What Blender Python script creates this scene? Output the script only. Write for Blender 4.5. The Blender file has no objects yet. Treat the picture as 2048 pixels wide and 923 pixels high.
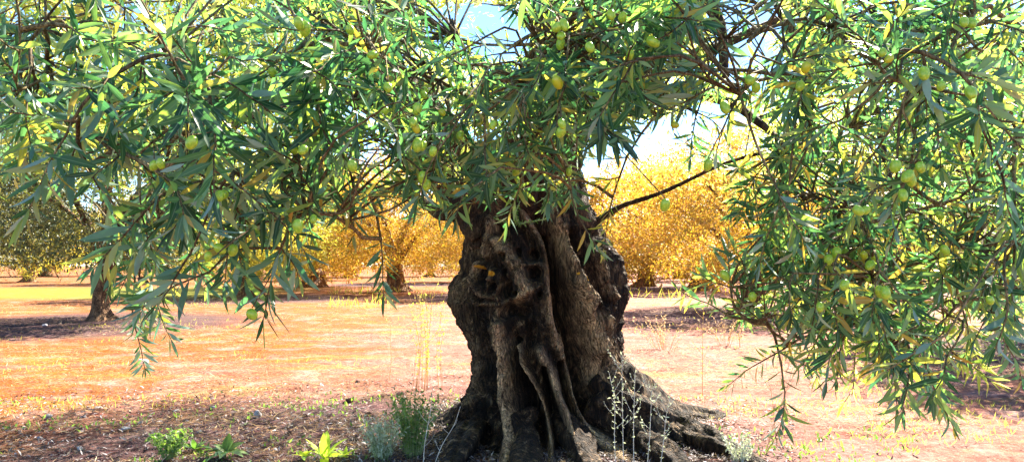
import bpy, math, random
import numpy as np
from mathutils import Vector, Euler

random.seed(11)
RNG = np.random.default_rng(11)
R = math.radians
scene = bpy.context.scene
COL = scene.collection

# ------------------------------------------------------------------ camera
CAM_H, PITCH, FPX = 1.5, 2.7, 1462.0
cam_d = bpy.data.cameras.new("camera")
cam = bpy.data.objects.new("camera", cam_d); COL.objects.link(cam)
cam.location = (0, 0, CAM_H)
cam.rotation_euler = (R(90 + PITCH), 0, 0)
cam_d.sensor_width = 36.0
cam_d.lens = 36.0 * FPX / 2048.0
cam_d.clip_start = 0.05; cam_d.clip_end = 2000
scene.camera = cam

# ------------------------------------------------------------------ world + sun
SUN_EL, SUN_AZ = 42.0, 36.0            # azimuth measured from +Y (view direction) towards +X
wd = bpy.data.worlds.new("World"); scene.world = wd; wd.use_nodes = True
nt = wd.node_tree; nt.nodes.clear()
wo = nt.nodes.new("ShaderNodeOutputWorld"); bg = nt.nodes.new("ShaderNodeBackground")
sky = nt.nodes.new("ShaderNodeTexSky"); sky.sky_type = 'NISHITA'; sky.sun_disc = False
sky.sun_elevation = R(SUN_EL); sky.sun_rotation = R(SUN_AZ)
sky.air_density = 1.0; sky.dust_density = 0.0; sky.ozone_density = 8.0
bg.inputs["Strength"].default_value = 0.052
nt.links.new(sky.outputs[0], bg.inputs[0]); nt.links.new(bg.outputs[0], wo.inputs[0])
sl = bpy.data.lights.new("sun", 'SUN'); sun = bpy.data.objects.new("sun", sl); COL.objects.link(sun)
sl.energy = 5.0; sl.angle = R(0.5); sl.color = (1.0, 0.9, 0.74)
sv = Vector((math.sin(R(SUN_AZ)) * math.cos(R(SUN_EL)), math.cos(R(SUN_AZ)) * math.cos(R(SUN_EL)), math.sin(R(SUN_EL))))
sun.rotation_euler = sv.to_track_quat('Z', 'Y').to_euler()
vs = scene.view_settings
vs.view_transform = 'Standard'; vs.look = 'None'; vs.exposure = 3.0; vs.gamma = 1.0; vs.use_curve_mapping = False
scene.cycles.max_bounces = 8; scene.cycles.transparent_max_bounces = 4
scene.cycles.use_denoising = True

# ------------------------------------------------------------------ helpers
cp, sp = math.cos(R(PITCH)), math.sin(R(PITCH))
def at(px, py, d):
    """world point seen at photo pixel (2048 wide) at forward distance d"""
    u = (px - 1024) / FPX; v = (461.5 - py) / FPX
    dx, dy, dz = u, cp - v * sp, sp + v * cp
    k = d / dy
    return np.array((dx * k, d, CAM_H + dz * k))
def project(P):
    P = np.atleast_2d(P); q = P - np.array((0, 0, CAM_H))
    f = q[:, 1] * cp + q[:, 2] * sp; up = -q[:, 1] * sp + q[:, 2] * cp
    f = np.where(np.abs(f) < 1e-4, 1e-4, f)
    return np.stack([1024 + FPX * q[:, 0] / f, 461.5 - FPX * up / f, f], 1)
def ground_at(px, py):
    """flat-ground hit of a pixel"""
    d = 5.0
    for _ in range(30):
        z = at(px, py, d)[2]; d = d * CAM_H / max(1e-3, CAM_H - z)
    return at(px, py, d)

def _hash(ix, iy, iz, seed):
    h = (ix.astype(np.uint32) * np.uint32(374761393) + iy.astype(np.uint32) * np.uint32(668265263)
         + iz.astype(np.uint32) * np.uint32(2147483647) + np.uint32((seed * 974634777) & 0xffffffff))
    h = (h ^ (h >> np.uint32(13))) * np.uint32(1274126177)
    h = h ^ (h >> np.uint32(16))
    return (h & np.uint32(0xffff)).astype(np.float64) / 65535.0
def vnoise(P, seed=0):
    P = np.asarray(P, float); i = np.floor(P).astype(np.int64); f = P - i; f = f * f * (3 - 2 * f)
    r = 0
    for dx in (0, 1):
        wx = f[:, 0] if dx else 1 - f[:, 0]
        for dy in (0, 1):
            wy = f[:, 1] if dy else 1 - f[:, 1]
            for dz in (0, 1):
                wz = f[:, 2] if dz else 1 - f[:, 2]
                r = r + wx * wy * wz * _hash(i[:, 0] + dx, i[:, 1] + dy, i[:, 2] + dz, seed)
    return r
def fbm(P, octaves=4, seed=0, gain=0.5):
    a, s, t = 1.0, 0.0, 0.0
    for k in range(octaves):
        s = s + a * (vnoise(P * (2 ** k) + 17.3 * k, seed + k) * 2 - 1); t += a; a *= gain
    return s / t
def nrm(v):
    v = np.asarray(v, float); n = np.linalg.norm(v, axis=-1, keepdims=True); return v / np.maximum(n, 1e-9)

def tag(o, label=None, cat=None, group=None, kind=None):
    if label: o['label'] = label
    if cat: o['category'] = cat
    if group: o['group'] = group
    if kind: o['kind'] = kind
    return o
def empty(name, loc=(0, 0, 0), parent=None):
    o = bpy.data.objects.new(name, None); COL.objects.link(o); o.location = loc
    o.empty_display_size = 0.2
    if parent: o.parent = parent
    return o
def mesh_np(name, V, F, mat=None, parent=None, attrs=None, smooth=True, loc=None):
    """V (n,3), F list of arrays (m,k)"""
    me = bpy.data.meshes.new(name)
    V = np.ascontiguousarray(V, dtype=np.float32)
    if not isinstance(F, list): F = [F]
    F = [np.asarray(f, dtype=np.int32) for f in F if len(f)]
    me.vertices.add(len(V)); me.vertices.foreach_set("co", V.ravel())
    loops = np.concatenate([f.ravel() for f in F]); tot = np.concatenate([np.full(len(f), f.shape[1]) for f in F])
    st = np.concatenate([[0], np.cumsum(tot)[:-1]])
    me.loops.add(len(loops)); me.loops.foreach_set("vertex_index", loops.astype(np.int32))
    me.polygons.add(len(tot)); me.polygons.foreach_set("loop_start", st.astype(np.int32))
    me.polygons.foreach_set("loop_total", tot.astype(np.int32))
    me.polygons.foreach_set("use_smooth", np.full(len(tot), smooth))
    me.update(calc_edges=True); me.validate()
    if attrs:
        for k, a in attrs.items():
            a = np.asarray(a, dtype=np.float32)
            if a.ndim == 1:
                at_ = me.attributes.new(k, 'FLOAT', 'POINT'); at_.data.foreach_set("value", a)
            else:
                at_ = me.attributes.new(k, 'FLOAT_VECTOR', 'POINT'); at_.data.foreach_set("vector", a.ravel())
    if mat: me.materials.append(mat)
    o = bpy.data.objects.new(name, me); COL.objects.link(o)
    if parent: o.parent = parent
    if loc is not None: o.location = loc
    return o

class Bag:
    """collects tubes and sheets into ONE mesh"""
    def __init__(s): s.V = []; s.F4 = []; s.F3 = []; s.n = 0
    def add(s, V, F4=None, F3=None):
        s.V.append(V)
        if F4 is not None and len(F4): s.F4.append(np.asarray(F4) + s.n)
        if F3 is not None and len(F3): s.F3.append(np.asarray(F3) + s.n)
        s.n += len(V)
    def tube(s, pts, rad, sides=6, rough=0.0, seed=0, flute=0):
        pts = np.asarray(pts, float); n = len(pts); rad = np.broadcast_to(np.asarray(rad, float), (n,))
        T = nrm(np.gradient(pts, axis=0)); up = np.array((0.13, 0.31, 1.0))
        A = nrm(np.cross(T, up)); B = np.cross(T, A)
        th = np.arange(sides) * 2 * np.pi / sides
        ring = A[:, None, :] * np.cos(th)[None, :, None] + B[:, None, :] * np.sin(th)[None, :, None]
        rr = np.repeat(rad[:, None], sides, 1)
        if rough or flute:
            L = np.concatenate([[0], np.cumsum(np.linalg.norm(np.diff(pts, axis=0), axis=1))])
            q = np.stack([np.cos(th)[None] * 1.2 + 0 * L[:, None], np.sin(th)[None] * 1.2 + 0 * L[:, None], L[:, None] / max(rad.max(), 1e-3) * .35 + 0 * th[None]], -1).reshape(-1, 3)
            nn = fbm(q * 1.6 + seed * 9.1, 4, seed).reshape(n, sides)
            rr = rr * (1 + rough * nn)
            if flute: rr = rr * (1 + flute * np.sin(th[None] * 4 + L[:, None] * 1.5 + seed) * .6)
        V = pts[:, None, :] + ring * rr[:, :, None]
        V = V.reshape(-1, 3)
        i = np.arange(n - 1)[:, None] * sides; j = np.arange(sides)[None]; j2 = (j + 1) % sides
        F = np.stack([i + j, i + j2, i + sides + j2, i + sides + j], -1).reshape(-1, 4)
        V = np.vstack([V, pts[-1] + T[-1] * rad[-1] * .6, pts[0] - T[0] * rad[0] * .3]); e = len(V) - 2
        k = np.arange(sides); k2 = (k + 1) % sides; b = (n - 1) * sides
        F3 = np.vstack([np.stack([b + k, b + k2, np.full(sides, e)], 1), np.stack([k2, k, np.full(sides, e + 1)], 1)])
        s.add(V, F, F3)
    def build(s, name, mat, parent=None, attrs=None, smooth=True, loc=None):
        F = []
        if s.F4: F.append(np.vstack(s.F4))
        if s.F3: F.append(np.vstack(s.F3))
        return mesh_np(name, np.vstack(s.V), F, mat, parent, attrs, smooth, loc)

def smooth_path(ctrl, n):
    c = np.asarray(ctrl, float); t = np.linspace(0, len(c) - 1, n)
    P = np.vstack([2 * c[0] - c[1], c, 2 * c[-1] - c[-2]]); out = []
    for u in t:
        i = min(int(u), len(c) - 2); f = u - i; a, b, d, e = P[i], P[i + 1], P[i + 2], P[i + 3]
        out.append(.5 * ((2 * b) + (-a + d) * f + (2 * a - 5 * b + 4 * d - e) * f * f + (-a + 3 * b - 3 * d + e) * f ** 3))
    return np.array(out)

# ---- leaves -------------------------------------------------------------
TEMPL = {
 'full': (np.array([0, .1, .3, .55, .8, 1.0]), np.array([.12, .42, .95, 1.0, .62, .05])),
 'lite': (np.array([0, .45, 1.0]), np.array([.2, 1.0, .06])),
}
def leaves_mesh(base, dirs, normals, L, W, curl=0.12, kind='full', fold=.28):
    """base (N,3), dirs, normals unit; L, W (N,) -> V, F, attr(N*k,3)"""
    T, w = TEMPL[kind]; k = len(T); N = len(base)
    dirs = nrm(dirs); side = nrm(np.cross(dirs, normals)); nr = np.cross(side, dirs)
    cu = RNG.normal(curl, abs(curl) * .9 + .03, N)
    tw = RNG.normal(0, .35, N)
    V = np.zeros((N, k, 3, 3)); A = np.zeros((N, k, 3, 3))
    rnd = RNG.random((N, 2))
    for r_, (t, ww) in enumerate(zip(T, w)):
        c = base + dirs * (L * (t - .12 * np.abs(cu) * t * t))[:, None] - nr * (L * cu * t * t)[:, None]
        a = tw * t; sd = side * np.cos(a)[:, None] + nr * np.sin(a)[:, None]; nn = nr * np.cos(a)[:, None] - side * np.sin(a)[:, None]
        h = (W * ww * .5)[:, None]
        V[:, r_, 0] = c - sd * h + nn * h * fold; V[:, r_, 1] = c; V[:, r_, 2] = c + sd * h + nn * h * fold
        A[:, r_, 0, 2] = 1; A[:, r_, 2, 2] = 1
    A[..., 0] = rnd[:, None, None, 0]; A[..., 1] = rnd[:, None, None, 1]
    nv = k * 3; o = (np.arange(N) * nv)[:, None, None]
    f = []
    for r_ in range(k - 1):
        for c in (0, 1):
            f.append([r_ * 3 + c, r_ * 3 + c + 1, (r_ + 1) * 3 + c + 1, (r_ + 1) * 3 + c])
    F = (np.array(f)[None] + o).reshape(-1, 4)
    return V.reshape(-1, 3), F, A.reshape(-1, 3)

# ------------------------------------------------------------------ materials
def new_mat(name):
    m = bpy.data.materials.new(name); m.use_nodes = True; t = m.node_tree; t.nodes.clear()
    out = t.nodes.new("ShaderNodeOutputMaterial"); return m, t, out
def N(t, typ, **kw):
    n = t.nodes.new(typ)
    for k, v in kw.items():
        if k in n.inputs: n.inputs[k].default_value = v
        else: setattr(n, k, v)
    return n
def ramp(t, fac, stops):
    r = t.nodes.new("ShaderNodeValToRGB"); cr = r.color_ramp
    while len(cr.elements) < len(stops): cr.elements.new(.5)
    for e, (p, c) in zip(cr.elements, stops): e.position = p; e.color = (*c, 1)
    t.links.new(fac, r.inputs[0]); return r.outputs[0]
def mixc(t, a, b, fac, mode='MIX'):
    m = t.nodes.new("ShaderNodeMix"); m.data_type = 'RGBA'; m.blend_type = mode
    for s, v in ((m.inputs[0], fac), (m.inputs[6], a), (m.inputs[7], b)):
        if hasattr(v, 'is_output') or isinstance(v, bpy.types.NodeSocket): t.links.new(v, s)
        elif isinstance(v, (int, float)): s.default_value = v
        else: s.default_value = (*v, 1)
    return m.outputs[2]

def leaf_mat(name, top, under, trans, tmix=.35, rough=.38, spec=.5, mid=(.2, .26, .1)):
    m, t, out = new_mat(name); l = t.links
    a = N(t, "ShaderNodeAttribute", attribute_name="lf"); sep = N(t, "ShaderNodeSeparateXYZ"); l.new(a.outputs["Vector"], sep.inputs[0])
    geo = N(t, "ShaderNodeNewGeometry")
    ct = ramp(t, sep.outputs[0], top); cu = ramp(t, sep.outputs[1], under)
    mr = ramp(t, sep.outputs[2], [(0, (1, 1, 1)), (.16, (0, 0, 0)), (1, (0, 0, 0))])
    ct = mixc(t, ct, mid, mr)
    base = mixc(t, ct, cu, geo.outputs["Backfacing"])
    p = N(t, "ShaderNodeBsdfPrincipled", Roughness=rough); p.inputs["Specular IOR Level"].default_value = spec
    l.new(base, p.inputs["Base Color"])
    rr = N(t, "ShaderNodeMapRange"); l.new(geo.outputs["Backfacing"], rr.inputs[0]); rr.inputs[3].default_value = rough; rr.inputs[4].default_value = .75
    l.new(rr.outputs[0], p.inputs["Roughness"])
    tr = N(t, "ShaderNodeBsdfTranslucent"); l.new(ramp(t, sep.outputs[0], trans), tr.inputs[0])
    mx = N(t, "ShaderNodeMixShader"); mx.inputs[0].default_value = tmix
    l.new(p.outputs[0], mx.inputs[1]); l.new(tr.outputs[0], mx.inputs[2]); l.new(mx.outputs[0], out.inputs[0]); return m

GREEN_TOP = [(0, (.002, .010, .012)), (.42, (.005, .032, .028)), (.62, (.02, .10, .070)), (.80, (.08, .26, .16)), (.95, (.16, .28, .04)), (1, (.34, .24, .05))]
GREEN_UND = [(0, (.04, .13, .11)), (.5, (.17, .29, .25)), (.85, (.42, .54, .46)), (1, (.5, .42, .12))]
GREEN_TR = [(0, (.05, .22, .07)), (.5, (.16, .42, .10)), (.85, (.5, .70, .06)), (1, (.9, .6, .08))]
M_LEAF = leaf_mat("olive_leaf", GREEN_TOP, GREEN_UND, GREEN_TR, .42, .40, .42, mid=(.22, .34, .2))
M_LEAF_IN = leaf_mat("olive_leaf_inner", [(0, (.006, .035, .018)), (.3, (.05, .15, .04)), (.6, (.24, .32, .05)), (1, (.55, .45, .16))],
                     [(0, (.2, .27, .13)), (.6, (.34, .36, .16)), (1, (.5, .4, .16))],
                     [(0, (.4, .7, .08)), (.5, (.75, .85, .12)), (1, (.95, .8, .25))], .5, .45, .4)
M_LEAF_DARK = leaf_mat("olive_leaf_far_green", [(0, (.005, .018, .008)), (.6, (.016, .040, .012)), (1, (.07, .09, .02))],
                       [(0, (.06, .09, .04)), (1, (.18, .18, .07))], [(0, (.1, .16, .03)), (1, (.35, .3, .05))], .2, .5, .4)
M_LEAF_GOLD = leaf_mat("olive_leaf_golden", [(0, (.10, .06, .01)), (.2, (.30, .17, .02)), (.7, (.46, .32, .05)), (1, (.55, .34, .12))],
                       [(0, (.28, .22, .03)), (1, (.5, .32, .09))], [(0, (.55, .45, .03)), (.6, (.7, .42, .04)), (1, (.7, .3, .06))], .4, .55, .3, mid=(.6, .4, .1))
M_LEAF_YEL = leaf_mat("olive_leaf_yellow_green", [(0, (.08, .10, .01)), (.5, (.22, .20, .02)), (1, (.38, .27, .04))],
                      [(0, (.35, .36, .1)), (1, (.6, .5, .14))], [(0, (.6, .65, .05)), (1, (.95, .75, .1))], .4, .55, .3, mid=(.5, .45, .12))
M_WEED = leaf_mat("weed_leaf", [(0, (.015, .05, .015)), (.6, (.05, .11, .035)), (1, (.14, .20, .07))], [(0, (.1, .18, .05)), (1, (.2, .28, .1))],
                  [(0, (.2, .5, .05)), (1, (.5, .7, .1))], .3, .5, .3, mid=(.12, .2, .06))
M_WEED_YEL = leaf_mat("weed_leaf_lime", [(0, (.25, .42, .03)), (1, (.5, .62, .05))], [(0, (.3, .45, .05)), (1, (.5, .6, .08))],
                      [(0, (.6, .85, .05)), (1, (.85, .95, .1))], .4, .45, .3, mid=(.6, .68, .15))
M_WEED_GREY = leaf_mat("weed_leaf_grey", [(0, (.25, .30, .2)), (1, (.5, .55, .4))], [(0, (.3, .36, .25)), (1, (.6, .62, .5))],
                       [(0, (.5, .6, .3)), (1, (.7, .75, .5))], .3, .6, .3, mid=(.5, .55, .4))
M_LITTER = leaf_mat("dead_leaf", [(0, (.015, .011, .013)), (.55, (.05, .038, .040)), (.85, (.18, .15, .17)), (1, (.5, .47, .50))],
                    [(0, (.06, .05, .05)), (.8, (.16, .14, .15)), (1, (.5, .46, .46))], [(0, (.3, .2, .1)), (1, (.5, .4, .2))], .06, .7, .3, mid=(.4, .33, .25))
M_STRAW = leaf_mat("straw", [(0, (.08, .024, .014)), (.45, (.19, .070, .028)), (.85, (.26, .14, .06)), (1, (.42, .34, .28))],
                   [(0, (.5, .3, .15)), (1, (.8, .7, .5))], [(0, (.7, .45, .15)), (1, (.85, .7, .4))], .25, .7, .3, mid=(.7, .55, .35))
M_YGRASS = leaf_mat("yellow_grass", [(0, (.11, .125, .01)), (.5, (.24, .165, .015)), (1, (.32, .2, .04))],
                    [(0, (.4, .4, .06)), (1, (.75, .6, .15))], [(0, (.7, .8, .08)), (1, (.95, .8, .15))], .35, .6, .3, mid=(.6, .55, .1))

def bark_mat(name, cols, scale=1.0, bump=.6, lichen=False, stretch=.28):
    m, t, out = new_mat(name); l = t.links
    tc = N(t, "ShaderNodeTexCoord"); mp = N(t, "ShaderNodeMapping"); mp.inputs["Scale"].default_value = (scale, scale, scale * stretch)
    l.new(tc.outputs["Object"], mp.inputs[0])
    wv = N(t, "ShaderNodeTexNoise", Scale=3.2, Detail=3.0); l.new(mp.outputs[0], wv.inputs[0])
    vm = N(t, "ShaderNodeVectorMath", operation='MULTIPLY_ADD'); vm.inputs[1].default_value = (.35, .35, .35)
    l.new(wv.outputs["Color"], vm.inputs[0]); l.new(mp.outputs[0], vm.inputs[2])
    n1 = N(t, "ShaderNodeTexNoise", Scale=16.0, Detail=9.0, Roughness=.68); l.new(vm.outputs[0], n1.inputs[0])
    n2 = N(t, "ShaderNodeTexNoise", Scale=5.0, Detail=5.0, Roughness=.6); l.new(tc.outputs["Object"], n2.inputs[0])
    n3 = N(t, "ShaderNodeTexNoise", Scale=70.0, Detail=6.0, Roughness=.75); l.new(vm.outputs[0], n3.inputs[0])
    vo = N(t, "ShaderNodeTexVoronoi", Scale=26.0, feature='DISTANCE_TO_EDGE'); l.new(vm.outputs[0], vo.inputs[0])
    c = ramp(t, n1.outputs[0], cols)
    c2 = ramp(t, n2.outputs[0], [(.38, (.55, .42, .34)), (.5, (.95, .84, .7)), (.64, (1.4, 1.22, 1.0))])
    c = mixc(t, c, c2, 1.0, 'MULTIPLY')
    sp_ = ramp(t, n3.outputs[0], [(.41, (.18, .16, .15)), (.51, (.85, .85, .85)), (.62, (2.0, 1.9, 1.8))])
    c = mixc(t, c, sp_, .85, 'MULTIPLY')
    if lichen:
        a = N(t, "ShaderNodeAttribute", attribute_name="lichen")
        lr = ramp(t, a.outputs["Fac"], [(0.3, (0, 0, 0)), (.55, (1, 1, 1))])
        pa = N(t, "ShaderNodeAttribute", attribute_name="pale"); pm = N(t, "ShaderNodeMath", operation='MULTIPLY'); l.new(pa.outputs["Fac"], pm.inputs[0])
        l.new(ramp(t, n1.outputs[0], [(.36, (.15, .15, .15)), (.5, (1, 1, 1))]), pm.inputs[1])
        c = mixc(t, c, mixc(t, mixc(t, (.50, .39, .26), c2, .8, 'MULTIPLY'), sp_, 1.0, 'MULTIPLY'), pm.outputs[0])     # weathered bare wood of the strands
        c = mixc(t, c, (.75, .36, .03), lr)
    p = N(t, "ShaderNodeBsdfPrincipled", Roughness=.85); p.inputs["Specular IOR Level"].default_value = .25
    l.new(c, p.inputs["Base Color"])
    ad = N(t, "ShaderNodeMath", operation='MULTIPLY_ADD'); ad.inputs[1].default_value = .55
    l.new(n3.outputs[0], ad.inputs[0]); l.new(n1.outputs[0], ad.inputs[2])
    a2 = N(t, "ShaderNodeMath", operation='MULTIPLY_ADD'); a2.inputs[1].default_value = 1.2
    l.new(vo.outputs[0], a2.inputs[0]); l.new(ad.outputs[0], a2.inputs[2])
    b = N(t, "ShaderNodeBump", Strength=bump, Distance=.05); l.new(a2.outputs[0], b.inputs["Height"]); l.new(b.outputs[0], p.inputs["Normal"])
    l.new(p.outputs[0], out.inputs[0]); return m
M_BARK = bark_mat("ancient_olive_bark", [(.36, (.004, .003, .003)), (.47, (.018, .012, .009)), (.56, (.065, .045, .029)), (.67, (.24, .20, .15))], 1.0, 1.0, True)
M_LIMB = bark_mat("olive_limb_bark", [(.3, (.010, .007, .006)), (.5, (.04, .028, .02)), (.7, (.13, .10, .07))], 1.6, .6)
M_TWIG = bark_mat("olive_twig_bark", [(.3, (.07, .06, .035)), (.5, (.14, .125, .07)), (.7, (.3, .28, .2))], 4, .2)
M_FARBARK = bark_mat("far_olive_bark", [(.3, (.05, .03, .025)), (.5, (.16, .10, .06)), (.7, (.34, .24, .15))], .8, .8)

def plain_mat(name, c1, c2, scale=30, rough=.6, bump=.1, spec=.3, sss=0):
    m, t, out = new_mat(name); l = t.links
    tc = N(t, "ShaderNodeTexCoord"); n = N(t, "ShaderNodeTexNoise", Scale=scale, Detail=6.0, Roughness=.6); l.new(tc.outputs["Object"], n.inputs[0])
    p = N(t, "ShaderNodeBsdfPrincipled", Roughness=rough); p.inputs["Specular IOR Level"].default_value = spec
    l.new(ramp(t, n.outputs[0], [(.35, c1), (.65, c2)]), p.inputs["Base Color"])
    b = N(t, "ShaderNodeBump", Strength=bump, Distance=.02); l.new(n.outputs[0], b.inputs["Height"]); l.new(b.outputs[0], p.inputs["Normal"])
    if sss:
        p.inputs["Subsurface Weight"].default_value = sss; p.inputs["Subsurface Radius"].default_value = (.01, .012, .004)
    l.new(p.outputs[0], out.inputs[0]); return m
M_OLIVE = plain_mat("green_olive_skin", (.20, .40, .02), (.42, .58, .05), 220, .32, .02, .5, .12)
M_OLIVE_Y = plain_mat("yellow_olive_skin", (.36, .42, .015), (.45, .48, .02), 60, .32, .02, .5, .12)
M_STONE = plain_mat("limestone", (.16, .15, .16), (.4, .38, .4), 14, .85, .5)
M_STALK = plain_mat("dry_stalk", (.42, .36, .3), (.7, .66, .6), 40, .7)
M_STALK_OR = plain_mat("rusty_dry_stalk", (.5, .25, .1), (.72, .48, .24), 40, .7)
M_STEMG = plain_mat("green_stem", (.16, .22, .08), (.28, .34, .14), 40, .6)

# ------------------------------------------------------------------ ground
TRX, TRY = at(1078, 700, 6.4)[0], 6.4
def gz(x, y):
    x = np.asarray(x, float); y = np.asarray(y, float); sh = x.shape
    x = x.ravel(); y = y.ravel()
    P = np.stack([x, y, 0 * x], 1)
    fade = np.clip(1 - (y - 8) / 40, .12, 1)
    h = .05 * fbm(P * .45, 3, 5) + .035 * fade * fbm(P * 2.1, 3, 9) + .032 * fade * fbm(P * 8, 3, 2)
    d = np.hypot(x - TRX, (y - TRY) * 1.1)
    h = h + .10 * np.exp(-(d / 1.25) ** 2)
    return h.reshape(sh)
def spaced(lo, hi, mid, fine, n):
    """non-uniform axis: fine around mid"""
    u = np.linspace(-1, 1, n); s = np.sinh(u * 5.2) / math.sinh(5.2)
    return np.where(u < 0, mid + s * (mid - lo), mid + s * (hi - mid))
gx = spaced(-900, 900, 0, 1, 561)
gy0 = np.linspace(-6, 3, 30); gy1 = np.arange(3.05, 16, .045); k = np.arange(1, 130); gy2 = 16 + .05 * (1.085 ** k - 1) / .085
gy2 = gy2[gy2 < 1100]; gy = np.concatenate([gy0, gy1, gy2])
GX, GY = np.meshgrid(gx, gy); GZ = gz(GX, GY)
nx, ny = len(gx), len(gy)
ii = np.arange(ny - 1)[:, None] * nx + np.arange(nx - 1)[None]
GF = np.stack([ii, ii + 1, ii + nx + 1, ii + nx], -1).reshape(-1, 4)
def ground_material():
    m, t, out = new_mat("grove_soil"); l = t.links
    geo = N(t, "ShaderNodeNewGeometry"); P = geo.outputs["Position"]; sx = N(t, "ShaderNodeSeparateXYZ"); l.new(P, sx.inputs[0])
    def noise(sc, det=5., ro=.6, st=None):
        n = N(t, "ShaderNodeTexNoise", Scale=sc, Detail=det, Roughness=ro)
        if st:
            mp = N(t, "ShaderNodeMapping"); mp.inputs["Scale"].default_value = st; l.new(P, mp.inputs[0]); l.new(mp.outputs[0], n.inputs[0])
        else: l.new(P, n.inputs[0])
        return n.outputs[0]
    big = noise(.35, 4); med = noise(1.3, 6, .65); fine = noise(14, 8, .75); pat = noise(.8, 5, .6, (.6, 1.4, 1))
    # orange earth on the left, pale pinkish soil round and right of the tree
    mr = N(t, "ShaderNodeMapRange"); mr.inputs[1].default_value = -5.5; mr.inputs[2].default_value = -.5; l.new(sx.outputs[0], mr.inputs[0])
    ad = N(t, "ShaderNodeMath", operation='ADD'); sb = N(t, "ShaderNodeMath", operation='MULTIPLY_ADD'); sb.inputs[1].default_value = 2.2; sb.inputs[2].default_value = -1.1
    l.new(big, sb.inputs[0]); l.new(sb.outputs[0], ad.inputs[0]); l.new(mr.outputs[0], ad.inputs[1])
    c = mixc(t, (.180, .058, .006), (.215, .092, .068), ramp(t, ad.outputs[0], [(.2, (0, 0, 0)), (.8, (1, 1, 1))]))
    c = mixc(t, c, (.23, .150, .018), ramp(t, pat, [(.53, (0, 0, 0)), (.66, (.6, .6, .6))]))
    c = mixc(t, c, (.27, .19, .18), ramp(t, med, [(.5, (0, 0, 0)), (.72, (.8, .8, .8))]))
    red = noise(2.6, 6, .7, (1, 1.6, 1)); c = mixc(t, c, (.20, .050, .036), ramp(t, red, [(.52, (0, 0, 0)), (.66, (.75, .75, .75))]))
    # humus tone under the old tree's crown, with its shade painted in
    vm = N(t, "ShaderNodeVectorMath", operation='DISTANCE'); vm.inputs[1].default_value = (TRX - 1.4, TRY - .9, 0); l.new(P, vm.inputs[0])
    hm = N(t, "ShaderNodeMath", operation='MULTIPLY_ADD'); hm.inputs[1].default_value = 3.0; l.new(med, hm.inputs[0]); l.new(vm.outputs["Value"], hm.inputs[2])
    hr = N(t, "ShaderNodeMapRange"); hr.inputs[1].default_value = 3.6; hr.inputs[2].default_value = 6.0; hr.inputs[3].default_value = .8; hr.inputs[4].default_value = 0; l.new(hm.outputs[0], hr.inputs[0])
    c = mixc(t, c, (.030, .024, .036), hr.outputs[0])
    for hx, hy, hrad in ((-11.3, 19, 5.0), (7.8, 22.5, 5.0), (-11.7, 33, 5.5), (-.3, 35, 5.5), (10.8, 12.5, 4.6), (-9.1, 57, 6), (9.1, 49, 6)):  # dark humus patches by the grove trees, their shade strips painted into the soil
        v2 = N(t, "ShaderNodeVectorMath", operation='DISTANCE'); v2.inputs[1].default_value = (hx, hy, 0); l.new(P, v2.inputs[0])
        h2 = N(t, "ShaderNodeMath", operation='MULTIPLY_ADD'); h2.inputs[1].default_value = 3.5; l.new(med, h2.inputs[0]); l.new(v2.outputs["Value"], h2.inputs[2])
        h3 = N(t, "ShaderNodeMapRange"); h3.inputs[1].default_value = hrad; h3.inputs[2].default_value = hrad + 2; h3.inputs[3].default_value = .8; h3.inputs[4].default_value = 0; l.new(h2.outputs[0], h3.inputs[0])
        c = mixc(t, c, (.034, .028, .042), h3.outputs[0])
    c = mixc(t, c, ramp(t, fine, [(.3, (.25, .18, .18)), (.48, (.85, .82, .82)), (.68, (1.6, 1.55, 1.5))]), .9, 'MULTIPLY')
    spk = noise(38, 6, .8); c = mixc(t, c, (.34, .24, .19), ramp(t, spk, [(.56, (0, 0, 0)), (.63, (.8, .8, .8))]))
    spr = noise(9, 7, .75); c = mixc(t, c, (.10, .026, .020), ramp(t, spr, [(.56, (0, 0, 0)), (.66, (.75, .75, .75))]))
    # green strip of grass far off on the left
    y1 = N(t, "ShaderNodeMapRange"); y1.inputs[1].default_value = 31; y1.inputs[2].default_value = 35; l.new(sx.outputs[1], y1.inputs[0])
    y2 = N(t, "ShaderNodeMapRange"); y2.inputs[1].default_value = 46; y2.inputs[2].default_value = 52; y2.inputs[3].default_value = 1; y2.inputs[4].default_value = 0; l.new(sx.outputs[1], y2.inputs[0])
    x1 = N(t, "ShaderNodeMapRange"); x1.inputs[1].default_value = -16; x1.inputs[2].default_value = -11; x1.inputs[3].default_value = .8; x1.inputs[4].default_value = 0; l.new(sx.outputs[0], x1.inputs[0])
    a = N(t, "ShaderNodeMath", operation='MULTIPLY'); l.new(y1.outputs[0], a.inputs[0]); l.new(y2.outputs[0], a.inputs[1])
    b_ = N(t, "ShaderNodeMath", operation='MULTIPLY'); l.new(a.outputs[0], b_.inputs[0]); l.new(x1.outputs[0], b_.inputs[1])
    c = mixc(t, c, (.10, .135, .015), b_.outputs[0])
    p = N(t, "ShaderNodeBsdfPrincipled", Roughness=.95); p.inputs["Specular IOR Level"].default_value = .1
    l.new(c, p.inputs["Base Color"])
    b = N(t, "ShaderNodeBump", Strength=.8, Distance=.05); l.new(fine, b.inputs["Height"]); l.new(b.outputs[0], p.inputs["Normal"])
    l.new(p.outputs[0], out.inputs[0]); return m
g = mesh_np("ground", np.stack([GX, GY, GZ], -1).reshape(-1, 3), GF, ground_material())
tag(g, "orange and pinkish dry soil of the olive grove under the old tree", "ground", kind='structure')

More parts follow.
